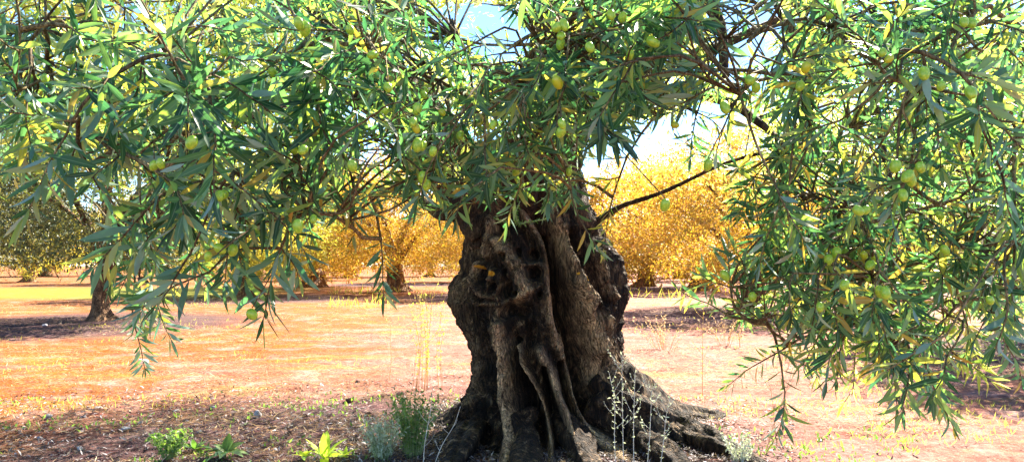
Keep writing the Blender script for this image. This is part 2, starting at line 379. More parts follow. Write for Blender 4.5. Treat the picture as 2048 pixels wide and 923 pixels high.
# ------------------------------------------------------------------ main trunk
tree = empty("olive_tree", (TRX, TRY, 0))
tag(tree, "ancient olive tree with massive gnarled hollowed trunk and drooping fruit laden branches over the viewer", "tree", group="olive trees of the grove")
TREE_OFF = np.array((TRX, TRY, 0.0))
EDGE_L = [(230, 905), (300, 890), (350, 884), (390, 890), (430, 910), (470, 925), (500, 922), (540, 912), (570, 903), (600, 898), (622, 903), (650, 918), (680, 935), (710, 942), (745, 941), (775, 932), (805, 912), (835, 888), (870, 868), (910, 850), (960, 835)]
EDGE_L = [(a, b + (20 if 380 < a < 545 else 9)) for a, b in EDGE_L]
EDGE_R = [(230, 1140), (300, 1160), (350, 1168), (400, 1180), (430, 1192), (470, 1208), (500, 1228), (520, 1240), (560, 1252), (600, 1252), (622, 1246), (660, 1240), (700, 1244), (740, 1256), (775, 1275), (805, 1296), (835, 1320), (870, 1345), (910, 1365), (960, 1385)]
EDGE_R = [(a, b - 9) for a, b in EDGE_R]
def seg_field(px, py, pts, w):
    """min distance (in units of local width) to a polyline"""
    best = np.full(px.shape, 1e9)
    n = len(pts)
    for i in range(n - 1):
        x0, y0 = pts[i][:2]; x1, y1 = pts[i + 1][:2]
        w0 = pts[i][2] if len(pts[i]) > 2 else w; w1 = pts[i + 1][2] if len(pts[i + 1]) > 2 else w
        dx, dy = x1 - x0, y1 - y0; tt = np.clip(((px - x0) * dx + (py - y0) * dy) / (dx * dx + dy * dy + 1e-9), 0, 1)
        d = np.hypot(px - x0 - tt * dx, py - y0 - tt * dy) / (w0 + (w1 - w0) * tt)
        best = np.minimum(best, d)
    return best
STROKES = [  # (amp metres, width px, points)
 # the great cleft
 (-.34, 14, [(1062, 395, 15), (1087, 440, 16), (1107, 480, 15), (1116, 531, 16), (1124, 574, 18), (1138, 620, 23), (1148, 660, 25), (1160, 710, 26), (1178, 760, 30), (1198, 815, 30), (1222, 862, 28)]),
 (-.09, 10, [(948, 505, 7), (935, 528, 9), (926, 560, 9), (927, 595, 9), (940, 628, 9), (957, 655, 8), (970, 700, 9), (976, 750, 9), (984, 810, 12), (975, 860, 16)]),
 (.06, 13, [(915, 560), (908, 600), (922, 645), (945, 690), (952, 740), (945, 800)]),
 (.05, 12, [(945, 440), (938, 490), (930, 520)]),
 (-.05, 8, [(925, 430, 6), (955, 480, 7), (968, 520, 5)]),
 (-.06, 7, [(985, 420, 6), (1000, 460, 6), (1012, 480, 4)]),
 (.05, 10, [(968, 400), (985, 450), (978, 505)]),
 # burl rings
 (.035, 5, [(975, 515), (945, 535), (935, 565), (940, 595), (962, 608), (1000, 606), (1030, 592)]),
 (.045, 4.5, [(962, 530), (952, 550), (952, 575), (970, 592), (995, 596)]),
 (.035, 3.5, [(985, 540), (978, 555), (990, 590)]), (.035, 3.5, [(1020, 548), (1000, 572), (992, 590)]),
 (.08, 13, [(1000, 480), (1018, 510), (1035, 535), (1043, 562), (1056, 580), (1035, 600)]),
 (.03, 4, [(1045, 528), (1075, 524), (1090, 538), (1088, 562), (1072, 575)]),
 # ridge left of cleft
 (.11, 14, [(1045, 420, 9), (1075, 460, 10), (1098, 500, 12), (1102, 545, 12), (1098, 590, 14), (1105, 640, 16), (1118, 690, 14), (1125, 715, 10)]),
 (-.07, 9, [(1040, 455, 6), (1062, 482, 8), (1078, 515, 7)]),
 # right of cleft
 (.09, 15, [(1100, 405, 12), (1122, 460, 12), (1139, 512, 13), (1158, 558, 14), (1176, 597, 18), (1190, 650, 18), (1200, 700, 14)]),
 (-.14, 13, [(1150, 470, 8), (1171, 505, 12), (1196, 545, 15), (1216, 580, 12), (1222, 600, 8)]),
 (-.12, 9, [(1222, 505, 5), (1236, 535, 9), (1242, 560, 8)]),
 (.05, 5, [(1197, 505), (1220, 551), (1236, 592)]),
 (-.07, 8, [(1165, 430, 6), (1185, 465, 9), (1200, 490, 6)]),
 (-.05, 7, [(1195, 620), (1212, 680), (1225, 735)]),
 (.06, 12, [(1210, 640), (1222, 700), (1240, 760), (1275, 810), (1330, 860)]),
 (.07, 13, [(1187, 680), (1208, 735), (1232, 790), (1262, 850)]),
 # lower hollow above the flutes
 (-.10, 16, [(1012, 625, 8), (1031, 612, 13), (1046, 628, 9)]),
 (.04, 12, [(1000, 620), (990, 660), (1000, 690)]),
 # flutes
 (.13, 13, [(1008, 650, 8), (1016, 698, 12), (1020, 757, 13), (1022, 810, 14), (1036, 873, 16), (1052, 925, 18)]),
 (-.09, 8, [(986, 700, 5), (996, 760, 8), (1000, 820, 9), (1012, 880, 10)]),
 (-.12, 9, [(1035, 680, 5), (1044, 730, 8), (1052, 765, 10)]),
 (-.26, 17, [(1050, 750, 7), (1062, 790, 15), (1072, 835, 20), (1078, 890, 18)]),
 (.17, 5.5, [(1040, 690, 5), (1062, 745, 5), (1085, 796, 5.5), (1096, 838, 5.5), (1100, 873, 6), (1096, 910, 7)]),
 (-.20, 9, [(1088, 735, 4), (1100, 785, 6), (1113, 830, 9), (1118, 890, 11)]),
 (.13, 10, [(1080, 700, 8), (1105, 761, 10), (1127, 810, 10), (1142, 862, 13)]),
 (-.16, 6, [(1122, 730, 4), (1136, 785, 6), (1150, 827, 7), (1160, 870, 9)]),
 (.15, 11, [(1132, 675, 8), (1141, 747, 10), (1159, 803, 11), (1182, 852, 13), (1215, 890, 15)]),
 (-.12, 26, [(905, 850, 18), (945, 880, 24), (990, 900, 22)]),
 (-.05, 10, [(1060, 620, 6), (1066, 660, 9), (1060, 690, 6)]),
 # fork hollow
 (-.30, 40, [(960, 330, 22), (1030, 350, 40), (1085, 340, 36), (1130, 330, 20)]),
 (-.12, 14, [(925, 380, 8), (960, 410, 12), (1000, 425, 9)]),
]
HOLES = [(963, 554, 7, 16), (983, 572, 6, 10), (1013, 574, 10, 19), (1010, 545, 5, 6), (1035, 506, 7, 9), (1064, 509, 12, 10), (1067, 546, 14, 12),
         (1012, 512, 6, 8), (1033, 586, 5, 5), (963, 604, 5, 4), (1205, 470, 8, 9), (1225, 497, 8, 7), (1078, 590, 5, 7), (990, 530, 5, 6)]
def trunk_disp(px, py):
    D = np.zeros(px.shape); pale = np.zeros(px.shape); warp = np.stack([px * .035, py * .02, 0 * px], 1)
    wx = px + 5 * fbm(warp, 3, 31); wy = py + 5 * fbm(warp + 50, 3, 33)
    for amp, w, pts in STROKES:
        d = seg_field(wx, wy, pts, w)
        prof = np.exp(-d ** 2 * .9) if amp > 0 else 1 / (1 + (d * .78) ** 5)
        D += amp * prof * (1.5 if amp > 0 else 1.35)
        if amp > 0: pale = np.maximum(pale, np.exp(-d ** 2 * 2.0) * min(1, amp / .1))
    for x, y, rx, ry in HOLES:
        d = np.sqrt(((wx - x) / rx) ** 2 + ((wy - y) / ry) ** 2)
        D += -.13 / (1 + (d * .95) ** 6) + .022 * np.exp(-((d - 1.45) / .4) ** 2)
    return D, pale
def build_trunk():
    rows = np.concatenate([np.linspace(980, 880, 50), np.linspace(879, 290, 360)[1:]])
    zs = np.array([at(1075, p, TRY)[2] for p in rows])
    lx = np.interp(rows, *zip(*EDGE_L)); rx = np.interp(rows, *zip(*EDGE_R))
    xl = np.array([at(a, b, TRY)[0] for a, b in zip(lx, rows)]); xr = np.array([at(a, b, TRY)[0] for a, b in zip(rx, rows)])
    th = np.concatenate([np.linspace(0, np.pi, 400, endpoint=False), np.linspace(np.pi, 2 * np.pi, 130, endpoint=False)])
    nr_, nc = len(rows), len(th)
    cx = ((xl + xr) / 2)[:, None]; hw = ((xr - xl) / 2)[:, None]
    z = np.repeat(zs[:, None], nc, 1)
    ct, st = np.cos(th)[None], np.sin(th)[None]
    ryf = np.minimum(hw, .70) * .86
    X = cx + hw * ct; Y = TRY - ryf * st
    nl = np.sqrt((ct / hw) ** 2 + (st / ryf) ** 2); NX = ct / hw / nl; NY = -st / ryf / nl
    # base flare toward the viewer and to the back
    fl = np.clip((.42 - z) / .5, 0, 1.4) ** 1.7
    lob = .5 + .5 * np.sin(th * 7 + 1.1)[None]
    fl_a = fl * (.48 + .40 * lob) * (np.abs(st) ** .7)
    P0 = np.stack([X, Y, z], -1).reshape(-1, 3)
    pj = project(P0)
    front = np.clip(st * 1.6 + .05, 0, 1) ** .8; front = np.repeat(front, nr_, 0).ravel()
    D, pale = trunk_disp(pj[:, 0], pj[:, 1]); D = D * front; pale = np.append(pale * front, 0)
    # large lumps, vertical flutes at the back and sides, bark plates
    Q = P0.copy(); thr = np.repeat(th[None], nr_, 0).ravel()
    flu = fbm(np.stack([np.cos(thr) * 3.4, np.sin(thr) * 3.4, P0[:, 2] * .9], 1), 3, 41)
    D += (.02 + .15 * (1 - front)) * flu
    rd = 1 - np.abs(fbm(np.stack([Q[:, 0] * 15, Q[:, 1] * 15, Q[:, 2] * 4.2], 1), 4, 51))
    D += .055 * (rd - .78)
    rd2 = fbm(np.stack([Q[:, 0] * 55, Q[:, 1] * 55, Q[:, 2] * 15], 1), 3, 61)
    D += .018 * rd2
    D += .028 * fbm(Q * 11, 3, 71)
    rd3 = 1 - np.abs(fbm(np.stack([Q[:, 0] * 30 + 3 * rd2, Q[:, 1] * 30, Q[:, 2] * 8], 1), 2, 66)) * 2; D -= .022 * np.clip((rd3 - .72) / .28, 0, 1)
    D = D.reshape(nr_, nc) + fl_a
    capf = np.clip((2.62 - z) / .2, 0, 1) ** .5
    Xn = cx + (X - cx) * (.25 + .75 * capf) + NX * D; Yn = TRY + (Y - TRY) * (.25 + .75 * capf) + NY * D
    V = np.stack([Xn, Yn, z], -1).reshape(-1, 3)
    i = np.arange(nr_ - 1)[:, None] * nc; j = np.arange(nc)[None]; j2 = (j + 1) % nc
    F = np.stack([i + j, i + nc + j, i + nc + j2, i + j2], -1).reshape(-1, 4)
    top = V[(nr_ - 1) * nc:].mean(0) + (0, 0, .03); V = np.vstack([V, top]); b = (nr_ - 1) * nc
    k_ = np.arange(nc); F3 = np.stack([b + k_, b + (k_ + 1) % nc, np.full(nc, len(V) - 1)], 1)[:, ::-1]
    lich = np.zeros(len(V)); wob = 3 * fbm(P0 * 30, 2, 81)
    for x, y, r_ in [(985, 546, 6), (966, 535, 5), (1168, 556, 5), (1172, 562, 3), (1150, 545, 3)]:
        lich[:-1] = np.maximum(lich[:-1], np.clip(1.3 - np.hypot(pj[:, 0] - x + wob, (pj[:, 1] - y) * .9 + wob) / r_, 0, 1))
    lich[:-1] *= (front > .5)
    # outward winding: rows run upward, theta runs right -> front -> left
    return mesh_np("trunk", V - TREE_OFF, [F[:, ::-1], F3[:, ::-1]], M_BARK, tree, {"lichen": lich, "pale": pale})
build_trunk()
def root(pts, r0, r1, seed):
    P = smooth_path([np.append(np.array(p[:2], float), p[2]) for p in pts], 60)
    rad = np.linspace(r0, r1, 60) * (1 + .12 * np.sin(np.linspace(0, 9, 60) + seed))
    b = Bag(); b.tube(P - TREE_OFF, rad, 40, .5, seed, .22); b.build("root", M_BARK, tree)
def gp(px, py): p = ground_at(px, py); return p
def rp(px, py, dz): p = ground_at(px, py); p[2] = float(gz(p[0], p[1])) + dz; return p
pR = at(1205, 760, 6.3); 
root([pR, at(1265, 815, 6.15), rp(1345, 880, .05), rp(1430, 905, .03), rp(1500, 925, -.03), rp(1580, 950, -.10)], .20, .05, 1)
root([at(1190, 800, 6.1), rp(1270, 900, .07), rp(1350, 950, .02), rp(1420, 1010, -.08)], .16, .05, 2)
root([at(1000, 800, 6.2), rp(955, 890, .08), rp(910, 940, .02), rp(860, 990, -.08)], .17, .05, 3)
root([at(1040, 840, 5.9), rp(1050, 935, .03), rp(1040, 1010, -.05), rp(1030, 1060, -.12)], .15, .05, 4)
root([at(1120, 840, 6.0), rp(1165, 930, .03), rp(1200, 1000, -.06), rp(1220, 1060, -.12)], .13, .05, 5)
root([at(1220, 760, 6.6), (TRX + 1.3, 7.1, .10), (TRX + 1.9, 7.3, -.05)], .2, .06, 6)

# ------------------------------------------------------------------ limbs and branch skeleton
NODES = []      # (point, radius, branch index)
def limb(ctrl, seed=0, rough=.28):
    P = smooth_path([at(*c[:3]) for c in ctrl], 12 * len(ctrl)); rr = smooth_path([(c[3], 0, 0) for c in ctrl], 12 * len(ctrl))[:, 0]
    w = fbm(P * 1.3 + seed * 5, 2, seed)[:, None] * np.array((.09, .09, .06)); w[:5] = 0
    P = P + w
    b = Bag(); b.tube(P - TREE_OFF, np.maximum(rr, .01), 22 if rr.max() > .1 else 12, rough, seed, .1)
    b.build("limb", M_LIMB, tree)
    for p, r_ in zip(P[8:], rr[8:]): NODES.append((p, r_, -1))
limb([(985, 440, 6.4, .30), (915, 320, 6.2, .22), (770, 150, 5.6, .16), (570, -110, 4.6, .12), (330, -380, 3.5, .085), (130, -560, 2.7, .05), (-60, -560, 2.1, .025)], 1)
limb([(1120, 440, 6.4, .30), (1112, 310, 6.1, .22), (1190, 110, 5.3, .15), (1500, -140, 4.2, .12), (1680, -430, 3.2, .08), (1800, -600, 2.4, .045), (1950, -500, 1.9, .02)], 2)
limb([(1060, 420, 6.5, .28), (1080, 290, 6.7, .20), (1125, 90, 7.2, .12), (1140, -140, 8., .07), (1100, -280, 8.6, .04)], 3)
limb([(1020, 420, 6.2, .22), (1060, 270, 5.6, .15), (1110, 10, 4.6, .10), (1060, -300, 3.5, .085), (1010, -650, 2.5, .05), (960, -800, 1.9, .025)], 4)
limb([(1130, 430, 6.6, .14), (1175, 250, 6.9, .09), (1380, 120, 7.4, .06), (1700, -20, 8, .03)], 5)
limb([(935, 430, 6.6, .14), (800, 250, 7., .10), (560, 130, 7.6, .07), (330, 60, 8.2, .035)], 6)
limb([(1190, 445, 6.4, .035), (1255, 405, 6.2, .022), (1335, 378, 5.8, .017), (1450, 325, 5.4, .013), (1560, 300, 5.0, .015)], 7)
limb([(915, 425, 6.4, .07), (870, 432, 6.6, .05), (800, 380, 7.2, .035), (720, 372, 7.6, .02)], 8)
limb([(1500, -140, 4.2, .045), (1590, 80, 3.9, .03), (1610, 250, 3.7, .035), (1590, 350, 3.6, .02)], 9)
limb([(1680, -430, 3.2, .035), (1740, -100, 2.9, .02), (1760, 200, 2.7, .013), (1790, 420, 2.4, .008)], 10)
limb([(1150, 250, 5.9, .06), (1270, 190, 5.5, .045), (1380, 185, 5.2, .04), (1470, 215, 4.8, .03), (1560, 290, 4.4, .015)], 11)
limb([(1110, 10, 4.6, .05), (1250, -60, 4.3, .035), (1415, 20, 4.0, .032), (1440, 160, 3.8, .02)], 12)
limb([(770, 150, 5.6, .07), (640, 190, 5.0, .04), (470, 250, 4.3, .025), (360, 400, 3.8, .012)], 13)

# photo-like density of the near foliage, 64 px cells
GRID = [
 "99999999999999976999999799999999",
 "99999999999999965999999699999999",
 "99999999998899888999999999999999",
 "99999999987789999999988999999999",
 "89999999998678998886542599999999",
 "24899999999888876653111799999999",
 "00048999998633221433211899999999",
 "00017998751240000210001999999999",
 "00037976540000000000001899999999",
 "00087320000000000000001799999998",
 "00054000000000000000000058999984",
 "00000000000000000000000024389960",
 "00000000000000000000000001126500",
 "00000000000000000000000000000000",
 "00000000000000000000000000000000",
]
def dens(px, py):
    c = int(px // 64); r_ = int(py // 64)
    if py < 0: return .8 if -400 < px < 2450 else .5
    if px < 0 or px >= 2048:
        c = 0 if px < 0 else 31
        if r_ > 9: return 0
    if r_ >= len(GRID): return 0
    return int(GRID[r_][min(max(c, 0), 31)]) / 9.0

GAPS = [(985, 60, 80, 55), (1505, 75, 72, 100), (705, 200, 36, 44), (745, 305, 40, 36), (1345, 278, 120, 38), (1225, 335, 30, 40), (1430, 235, 60, 30), (250, 20, 40, 30), (880, 60, 30, 40)]
def in_gap(P, k_=1.0):
    pj = project(P); m = np.zeros(len(pj), bool)
    for x, y, a, b in GAPS: m |= ((pj[:, 0] - x) / (a * k_)) ** 2 + ((pj[:, 1] - y) / (b * k_)) ** 2 < 1
    return m
TARGETS = [(40,60,1.3),(20,190,1.4),(170,230,1.25),(90,120,1.7),(250,90,1.35),(340,140,1.15),(430,210,1.25),(180,330,1.35),(330,330,1.25),(310,400,1.35),
 (450,370,1.25),(470,470,1.45),(570,490,1.45),(600,430,1.35),(275,560,2.),(265,625,2.1),(310,590,2.0),(400,300,1.6),(550,130,1.45),(600,300,1.55),(640,200,1.45),
 (690,370,1.6),(770,470,1.65),(730,90,1.45),(850,250,1.7),(850,330,1.8),(940,200,1.7),(970,395,2.0),(900,80,1.7),(1050,160,1.5),(1065,300,1.7),(1150,370,1.55),
 (1110,80,1.5),(1200,150,1.6),(1240,60,1.6),(1130,240,1.6),(1310,130,1.7),(1390,230,2.0),(1480,190,1.4),(1500,80,1.6),(1600,180,1.5),(1760,120,1.3),(1880,180,1.3),
 (1955,200,1.2),(2020,60,1.4),(1660,50,1.6),(1470,340,2.1),(1560,300,1.9),(1700,260,1.8),(1470,560,1.8),(1450,620,1.9),(1540,620,1.8),(1570,720,1.8),(1560,700,1.9),
 (1700,650,1.7),(1780,700,1.65),(1850,735,1.75),(1750,540,1.6),(1900,620,1.6),(2030,480,1.4),(1990,640,1.6),(1680,420,1.7),(1820,360,1.5),(1960,360,1.5),
 (1620,500,1.8),(1900,480,1.6),(2040,280,1.4),(1230,390,2.2)]
# inner branches farther back in the crown
for _ in range(34):
    px = random.uniform(-100, 2150); py = random.choice([random.uniform(-350, 60), random.uniform(0, 330)])
    d = random.uniform(2.3, 4.6)
    if dens(px, max(py, 0)) < .6: continue
    TARGETS.append((px, py, d))
for _ in range(10):
    TARGETS.append((random.uniform(1500, 2100), random.uniform(250, 640), random.uniform(2.2, 3.4)))
branches = []
def key(tg):
    p = at(*tg); return min(np.linalg.norm(p - n[0]) for n in NODES)
order = sorted(TARGETS, key=key)
KIDS = []
for tg in order:
    p = at(*tg); NP = np.array([n[0] for n in NODES])
    dv = p - NP; dist = np.linalg.norm(dv, axis=1); cost = dist + np.where(dv[:, 2] > .1, .5, 0) + np.array([.6 if n[1] < .006 else 0 for n in NODES])
    for kd in KIDS: cost = cost + .16 * (np.linalg.norm(NP - kd, axis=1) < .12)
    i = int(np.argmin(cost)); s_, r_, _b = NODES[i]; L = dist[i]
    bi = len(branches); KIDS.append(s_)
    hor = (p - s_) * np.array((1, 1, 0)); c1 = s_ + hor * .35 + np.array((0, 0, .10 * L)); c2 = s_ + hor * .8 + (p - s_) * np.array((0, 0, .45)) + np.array((0, 0, .04 * L))
    n = max(8, int(L / .06)); P = smooth_path([s_, c1, c2, p], n)
    w = fbm(P * 5 + bi, 2, bi)[:, None] * np.array((.03, .03, .03)); w[0] = 0; P = P + w
    rad0 = min(r_ * .6, .005 + .006 * L) if L > .3 else .004
    rr = np.linspace(max(rad0, .005), .0026, n)
    branches.append(dict(P=P, r=rr, shoots=[], tgt=tg, leaves=[], olives=[]))
    for q, a in zip(P[2:], rr[2:]): NODES.append((q, a, bi))
BN = np.array([n[0] for n in NODES if n[2] >= 0]); BI = np.array([n[2] for n in NODES if n[2] >= 0])
BT = []
for b in branches:
    T = nrm(np.gradient(b['P'], axis=0)); BT += list(T[2:])
BT = np.array(BT)

def add_shoot(b, p0, d, L, wood=True):
    """a leafy twig: b branch dict; p0 base; d direction"""
    n = 7; P = [p0]; v = np.array(d, float)
    for k_ in range(n - 1):
        v = nrm(v + RNG.normal(0, .10, 3) + np.array((0, 0, -.03))); P.append(P[-1] + v * L / (n - 1))
    P = np.array(P); b['shoots'].append((P, L))
    return P
sh_count = 0
def mask_ok(P, keep=.35):
    if in_gap(P[-1:])[0] and random.random() < .75: return False
    pj = project(P); m = min(dens(a[0], a[1]) for a in pj[[len(pj) // 2, -1]])
    return m > random.random() * .9 + .02
# 1) shoots all along each branch
for bi, b in enumerate(branches):
    P = b['P']; T = nrm(np.gradient(P, axis=0)); near = b['tgt'][2] < 2.15
    step = .042 if near else .06; L = 0
    for k_ in range(2, len(P)):
        L += np.linalg.norm(P[k_] - P[k_ - 1])
        if L < step: continue
        L = 0
        for _ in range(2 if random.random() < .55 else 1):
            rv = RNG.normal(0, 1, 3); rv[2] -= .15; sd = nrm(rv - T[k_] * np.dot(rv, T[k_]))
            d = nrm(T[k_] * .6 + sd * 1.0); LL = random.uniform(.06, .14)
            end = P[k_] + d * LL
            if end[1] < .85: continue
            if not mask_ok(np.array([P[k_], P[k_] + d * LL * .5, end])): continue
            add_shoot(b, P[k_], d, LL)
    add_shoot(b, P[-1], T[-1], random.uniform(.12, .2)) if b['tgt'][2] < 5 else None
# 2) fill: shoots sampled through the volume, attached by a short twig to the nearest branch
def fill(nwant, dlo, dhi, xlo=-60, xhi=2110, ylo=-60, yhi=860, maxgap=.45, power=1.0):
    made = tries = 0
    while made < nwant and tries < nwant * 30:
        tries += 1
        px, py = random.uniform(xlo, xhi), random.uniform(ylo, yhi); dn = dens(px, py)
        if random.random() > dn ** power: continue
        d = random.uniform(dlo, dhi); p = at(px, py, d)
        if p[2] < .5: continue
        dd = np.linalg.norm(BN - p, axis=1); i = int(np.argmin(dd))
        if dd[i] > maxgap or dd[i] < .03: continue
        b = branches[BI[i]]; s_ = BN[i]
        out = nrm(nrm(p - s_) * .8 + BT[i] * .6 + RNG.normal(0, .35, 3) + np.array((0, 0, -.1)))
        LL = random.uniform(.07, .15); e = p + out * LL
        if not mask_ok(np.array([p, p + out * LL * .5, e])): continue
        if e[1] < .85: continue
        mid = (s_ + p) / 2 + np.array((0, 0, .12 * dd[i])) + RNG.normal(0, .02, 3)
        b.setdefault('twigs', []).append(smooth_path([s_, mid, p], 6))
        add_shoot(b, p, out, LL); made += 1
fill(300, 1.25, 2.1)
fill(70, 1.3, 2.6, 1000, 1420, -20, 130, power=.6)
fill(60, 1.3, 2.6, 1560, 2000, -20, 130, power=.6)
fill(120, 1.3, 2.0, 560, 1260, 60, 400, power=.6)
fill(70, 1.4, 2.6, 1060, 1300, 20, 250, power=.6)
fill(120, 1.5, 2.3, 1400, 2080, 380, 830, power=1.6)
fill(170, 1.9, 3.2, ylo=-100, yhi=420, maxgap=.8)
fill(150, 2.6, 4.8, ylo=-300, yhi=300, maxgap=1.2)
fill(80, 2.0, 3.4, 1480, 2150, 150, 640, maxgap=.9)

olive_spots = []
def shoot_leaves(P, L, size=1.0):
    T = nrm(np.gradient(P, axis=0)); seg = np.linalg.norm(np.diff(P, axis=0), axis=1).sum()
    npair = max(3, int(seg / random.uniform(.0105, .0155))); B, Dr, Nn, Ls = [], [], [], []
    ref = nrm(np.cross(T[0], RNG.normal(0, 1, 3))); 
    for k_ in range(npair):
        u = (k_ + .6) / npair; i = min(int(u * (len(P) - 1)), len(P) - 2); f = u * (len(P) - 1) - i
        p = P[i] * (1 - f) + P[i + 1] * f; t_ = T[i]
        if random.random() < .06: continue
        ph = (k_ % 2) * math.pi / 2 + RNG.normal(0, .25)
        a = nrm(ref - t_ * np.dot(ref, t_)); c = np.cross(t_, a); sd = a * math.cos(ph) + c * math.sin(ph)
        op = random.uniform(.65, 1.15) * (1 - .3 * u ** 3)
        for sg in (1, -1):
            if random.random() < .08: continue
            d = nrm(t_ * math.cos(op) + sd * sg * math.sin(op) + RNG.normal(0, .12, 3) + np.array((0, 0, -.05)))
            nn = t_ - d * np.dot(t_, d); nn = nrm(nn + np.array((0, 0, .55)) + RNG.normal(0, .22, 3))
            B.append(p + d * .003); Dr.append(d); Nn.append(nn)
            Ls.append(random.uniform(.034, .060) * (.75 + .5 * math.sin(math.pi * min(1, u * .85 + .1))) * size)
    # terminal leaves
    for sg in (1, -1):
        d = nrm(T[-1] + RNG.normal(0, .2, 3)); B.append(P[-1]); Dr.append(d); Nn.append(nrm(np.cross(d, RNG.normal(0, 1, 3)) + np.array((0, 0, .6)))); Ls.append(random.uniform(.035, .055) * size)
    return B, Dr, Nn, Ls

# olive positions read off the photograph: each hangs from the nearest leafy branch
OLIVES = [(448,105),(610,58),(598,36),(322,327),(308,331),(449,382),(440,358),(383,285),(627,438),(596,452),(588,300),(606,300),(466,500),(440,490),(416,513),(504,628),
 (776,175),(768,222),(848,190),(834,218),(826,244),(832,256),(835,290),(866,303),(845,355),(853,370),(920,271),(884,225),(848,184),(1121,88),(1122,72),(1128,50),(1114,55),(1180,95),
 (1115,165),(1122,264),(1124,248),(1138,335),(1033,343),(986,250),(700,60),(745,110),(1306,84),(1222,30),(1500,160),(1512,175),(1600,172),(1612,135),(1765,105),(1778,118),
 (1848,147),(1882,172),(1942,185),(1937,108),(1928,44),(1943,46),(1838,312),(1842,322),(1815,352),(1822,360),(1790,296),(1717,421),(1732,420),(1806,390),(1450,551),(1673,505),(1690,505),
 (1657,519),(1688,528),(1728,510),(1740,530),(1750,512),(1760,548),(1735,556),(1450,215),(1640,600),(1900,632),(1505,593),(1880,430),(1890,500),(1770,560),(1660,30),(90,157),(140,120),(125,143),
 (1245,35),(1260,110),(1350,250),(1416,330),(845,273),(1980,600),(1330,410),(545,145),(705,300)]
random.shuffle(OLIVES); OLIVES = OLIVES[:98]
SH = [(bi, s) for bi, b in enumerate(branches) for s in b['shoots']]
SB = np.array([s[1][0][2] for s in SH]); SPJ = project(SB)
for ox, oy in OLIVES:
    dist = np.hypot(SPJ[:, 0] - ox, SPJ[:, 1] - oy + 25) + np.where(SPJ[:, 2] > 2.0, 400, 0) + SPJ[:, 2] * 110 + np.where(SB[:, 1] < 1.1, 300, 0)
    i = int(np.argmin(dist)); a = SB[i]; e = at(ox, oy, a[1] - random.uniform(.05, .11))
    if np.linalg.norm(e - a) > .2: e = a + (e - a) * .2 / np.linalg.norm(e - a)
    if e[2] > a[2] - .01: e[2] = a[2] - .015
    branches[SH[i][0]]['olives'].append((a, e))

def olive_mesh(name, mat, sx):
    n, m_ = 14, 16; V = []; 
    for i in range(n + 1):
        u = i / n; ph = math.pi * u; r_ = math.sin(ph) ** .9 * (1 + .06 * math.cos(ph)); z = math.cos(ph) * 1.28
        for j in range(m_): V.append((r_ * math.cos(2 * math.pi * j / m_) * sx, r_ * math.sin(2 * math.pi * j / m_), z))
    V.append((0, 0, 1.36)); V = np.array(V) * .0083
    i = np.arange(n)[:, None] * m_; j = np.arange(m_)[None]; F = np.stack([i + j, i + (j + 1) % m_, i + m_ + (j + 1) % m_, i + m_ + j], -1).reshape(-1, 4)[:, ::-1]
    me = mesh_np(name, V, F, mat); d = me.data; bpy.data.objects.remove(me); return d
OM = [olive_mesh("olive", M_OLIVE, 1), olive_mesh("olive", M_OLIVE, .93), olive_mesh("olive", M_OLIVE_Y, 1)]

nleaf = 0
OL = project(np.array([e for b in branches for a, e in b['olives']]))
for bi, b in enumerate(branches):
    near = b['tgt'][2] < 2.15
    w = Bag(); w.tube(b['P'] - TREE_OFF, b['r'], 8, .15, bi)
    for tw in b.get('twigs', []): w.tube(tw - TREE_OFF, np.linspace(.0032, .002, len(tw)), 5)
    B, D_, N_, L_ = [], [], [], []
    for P, L in b['shoots']:
        w.tube(P - TREE_OFF, np.linspace(.0024, .001, len(P)), 5)
        x = shoot_leaves(P, L, random.uniform(.9, 1.12) * (1.15 if P[0][0] < -.3 and P[0][1] < 2 else 1)); B += x[0]; D_ += x[1]; N_ += x[2]; L_ += x[3]
    for a, e in b['olives']:
        w.tube(smooth_path([a, (a + e) / 2 + (0, 0, .006), e + (0, 0, .012)], 5) - TREE_OFF, .0011, 5)
    br = w.build("leafy_branch", M_TWIG, tree)
    if B:
        kp = ~(in_gap(np.array(B)) & (RNG.random(len(B)) < .45))
        pm_ = project(np.array(B) + np.array(D_) * np.array(L_)[:, None] * .5)
        for ox_, oy_, od_ in OL: kp &= ~((np.hypot(pm_[:, 0] - ox_, pm_[:, 1] - oy_) < 26 * 1.3 / od_) & (pm_[:, 2] < od_ + .01))
        B, D_, N_, L_ = [np.array(q_)[kp] for q_ in (B, D_, N_, L_)]
        L_ = np.array(L_); W = L_ * RNG.uniform(.135, .195, len(L_))
        V, F, A = leaves_mesh(np.array(B), np.array(D_), np.array(N_), L_, W, .12, 'full' if near else 'lite')
        mesh_np("leaves", V - TREE_OFF, F, M_LEAF if near or random.random() < .12 else M_LEAF_IN, br, {"lf": A}); nleaf += len(L_)
    for a, e in b['olives']:
        o = bpy.data.objects.new("olive", random.choices(OM, (5, 4, .7))[0]); COL.objects.link(o); o.parent = br
        o.location = e - TREE_OFF; s_ = random.uniform(.75, 1.18); o.scale = (s_, s_, s_ * random.uniform(.95, 1.15))
        o.rotation_euler = (random.gauss(0, .35), random.gauss(0, .35), random.uniform(0, 6))
print("near leaves", nleaf, "branches", len(branches))

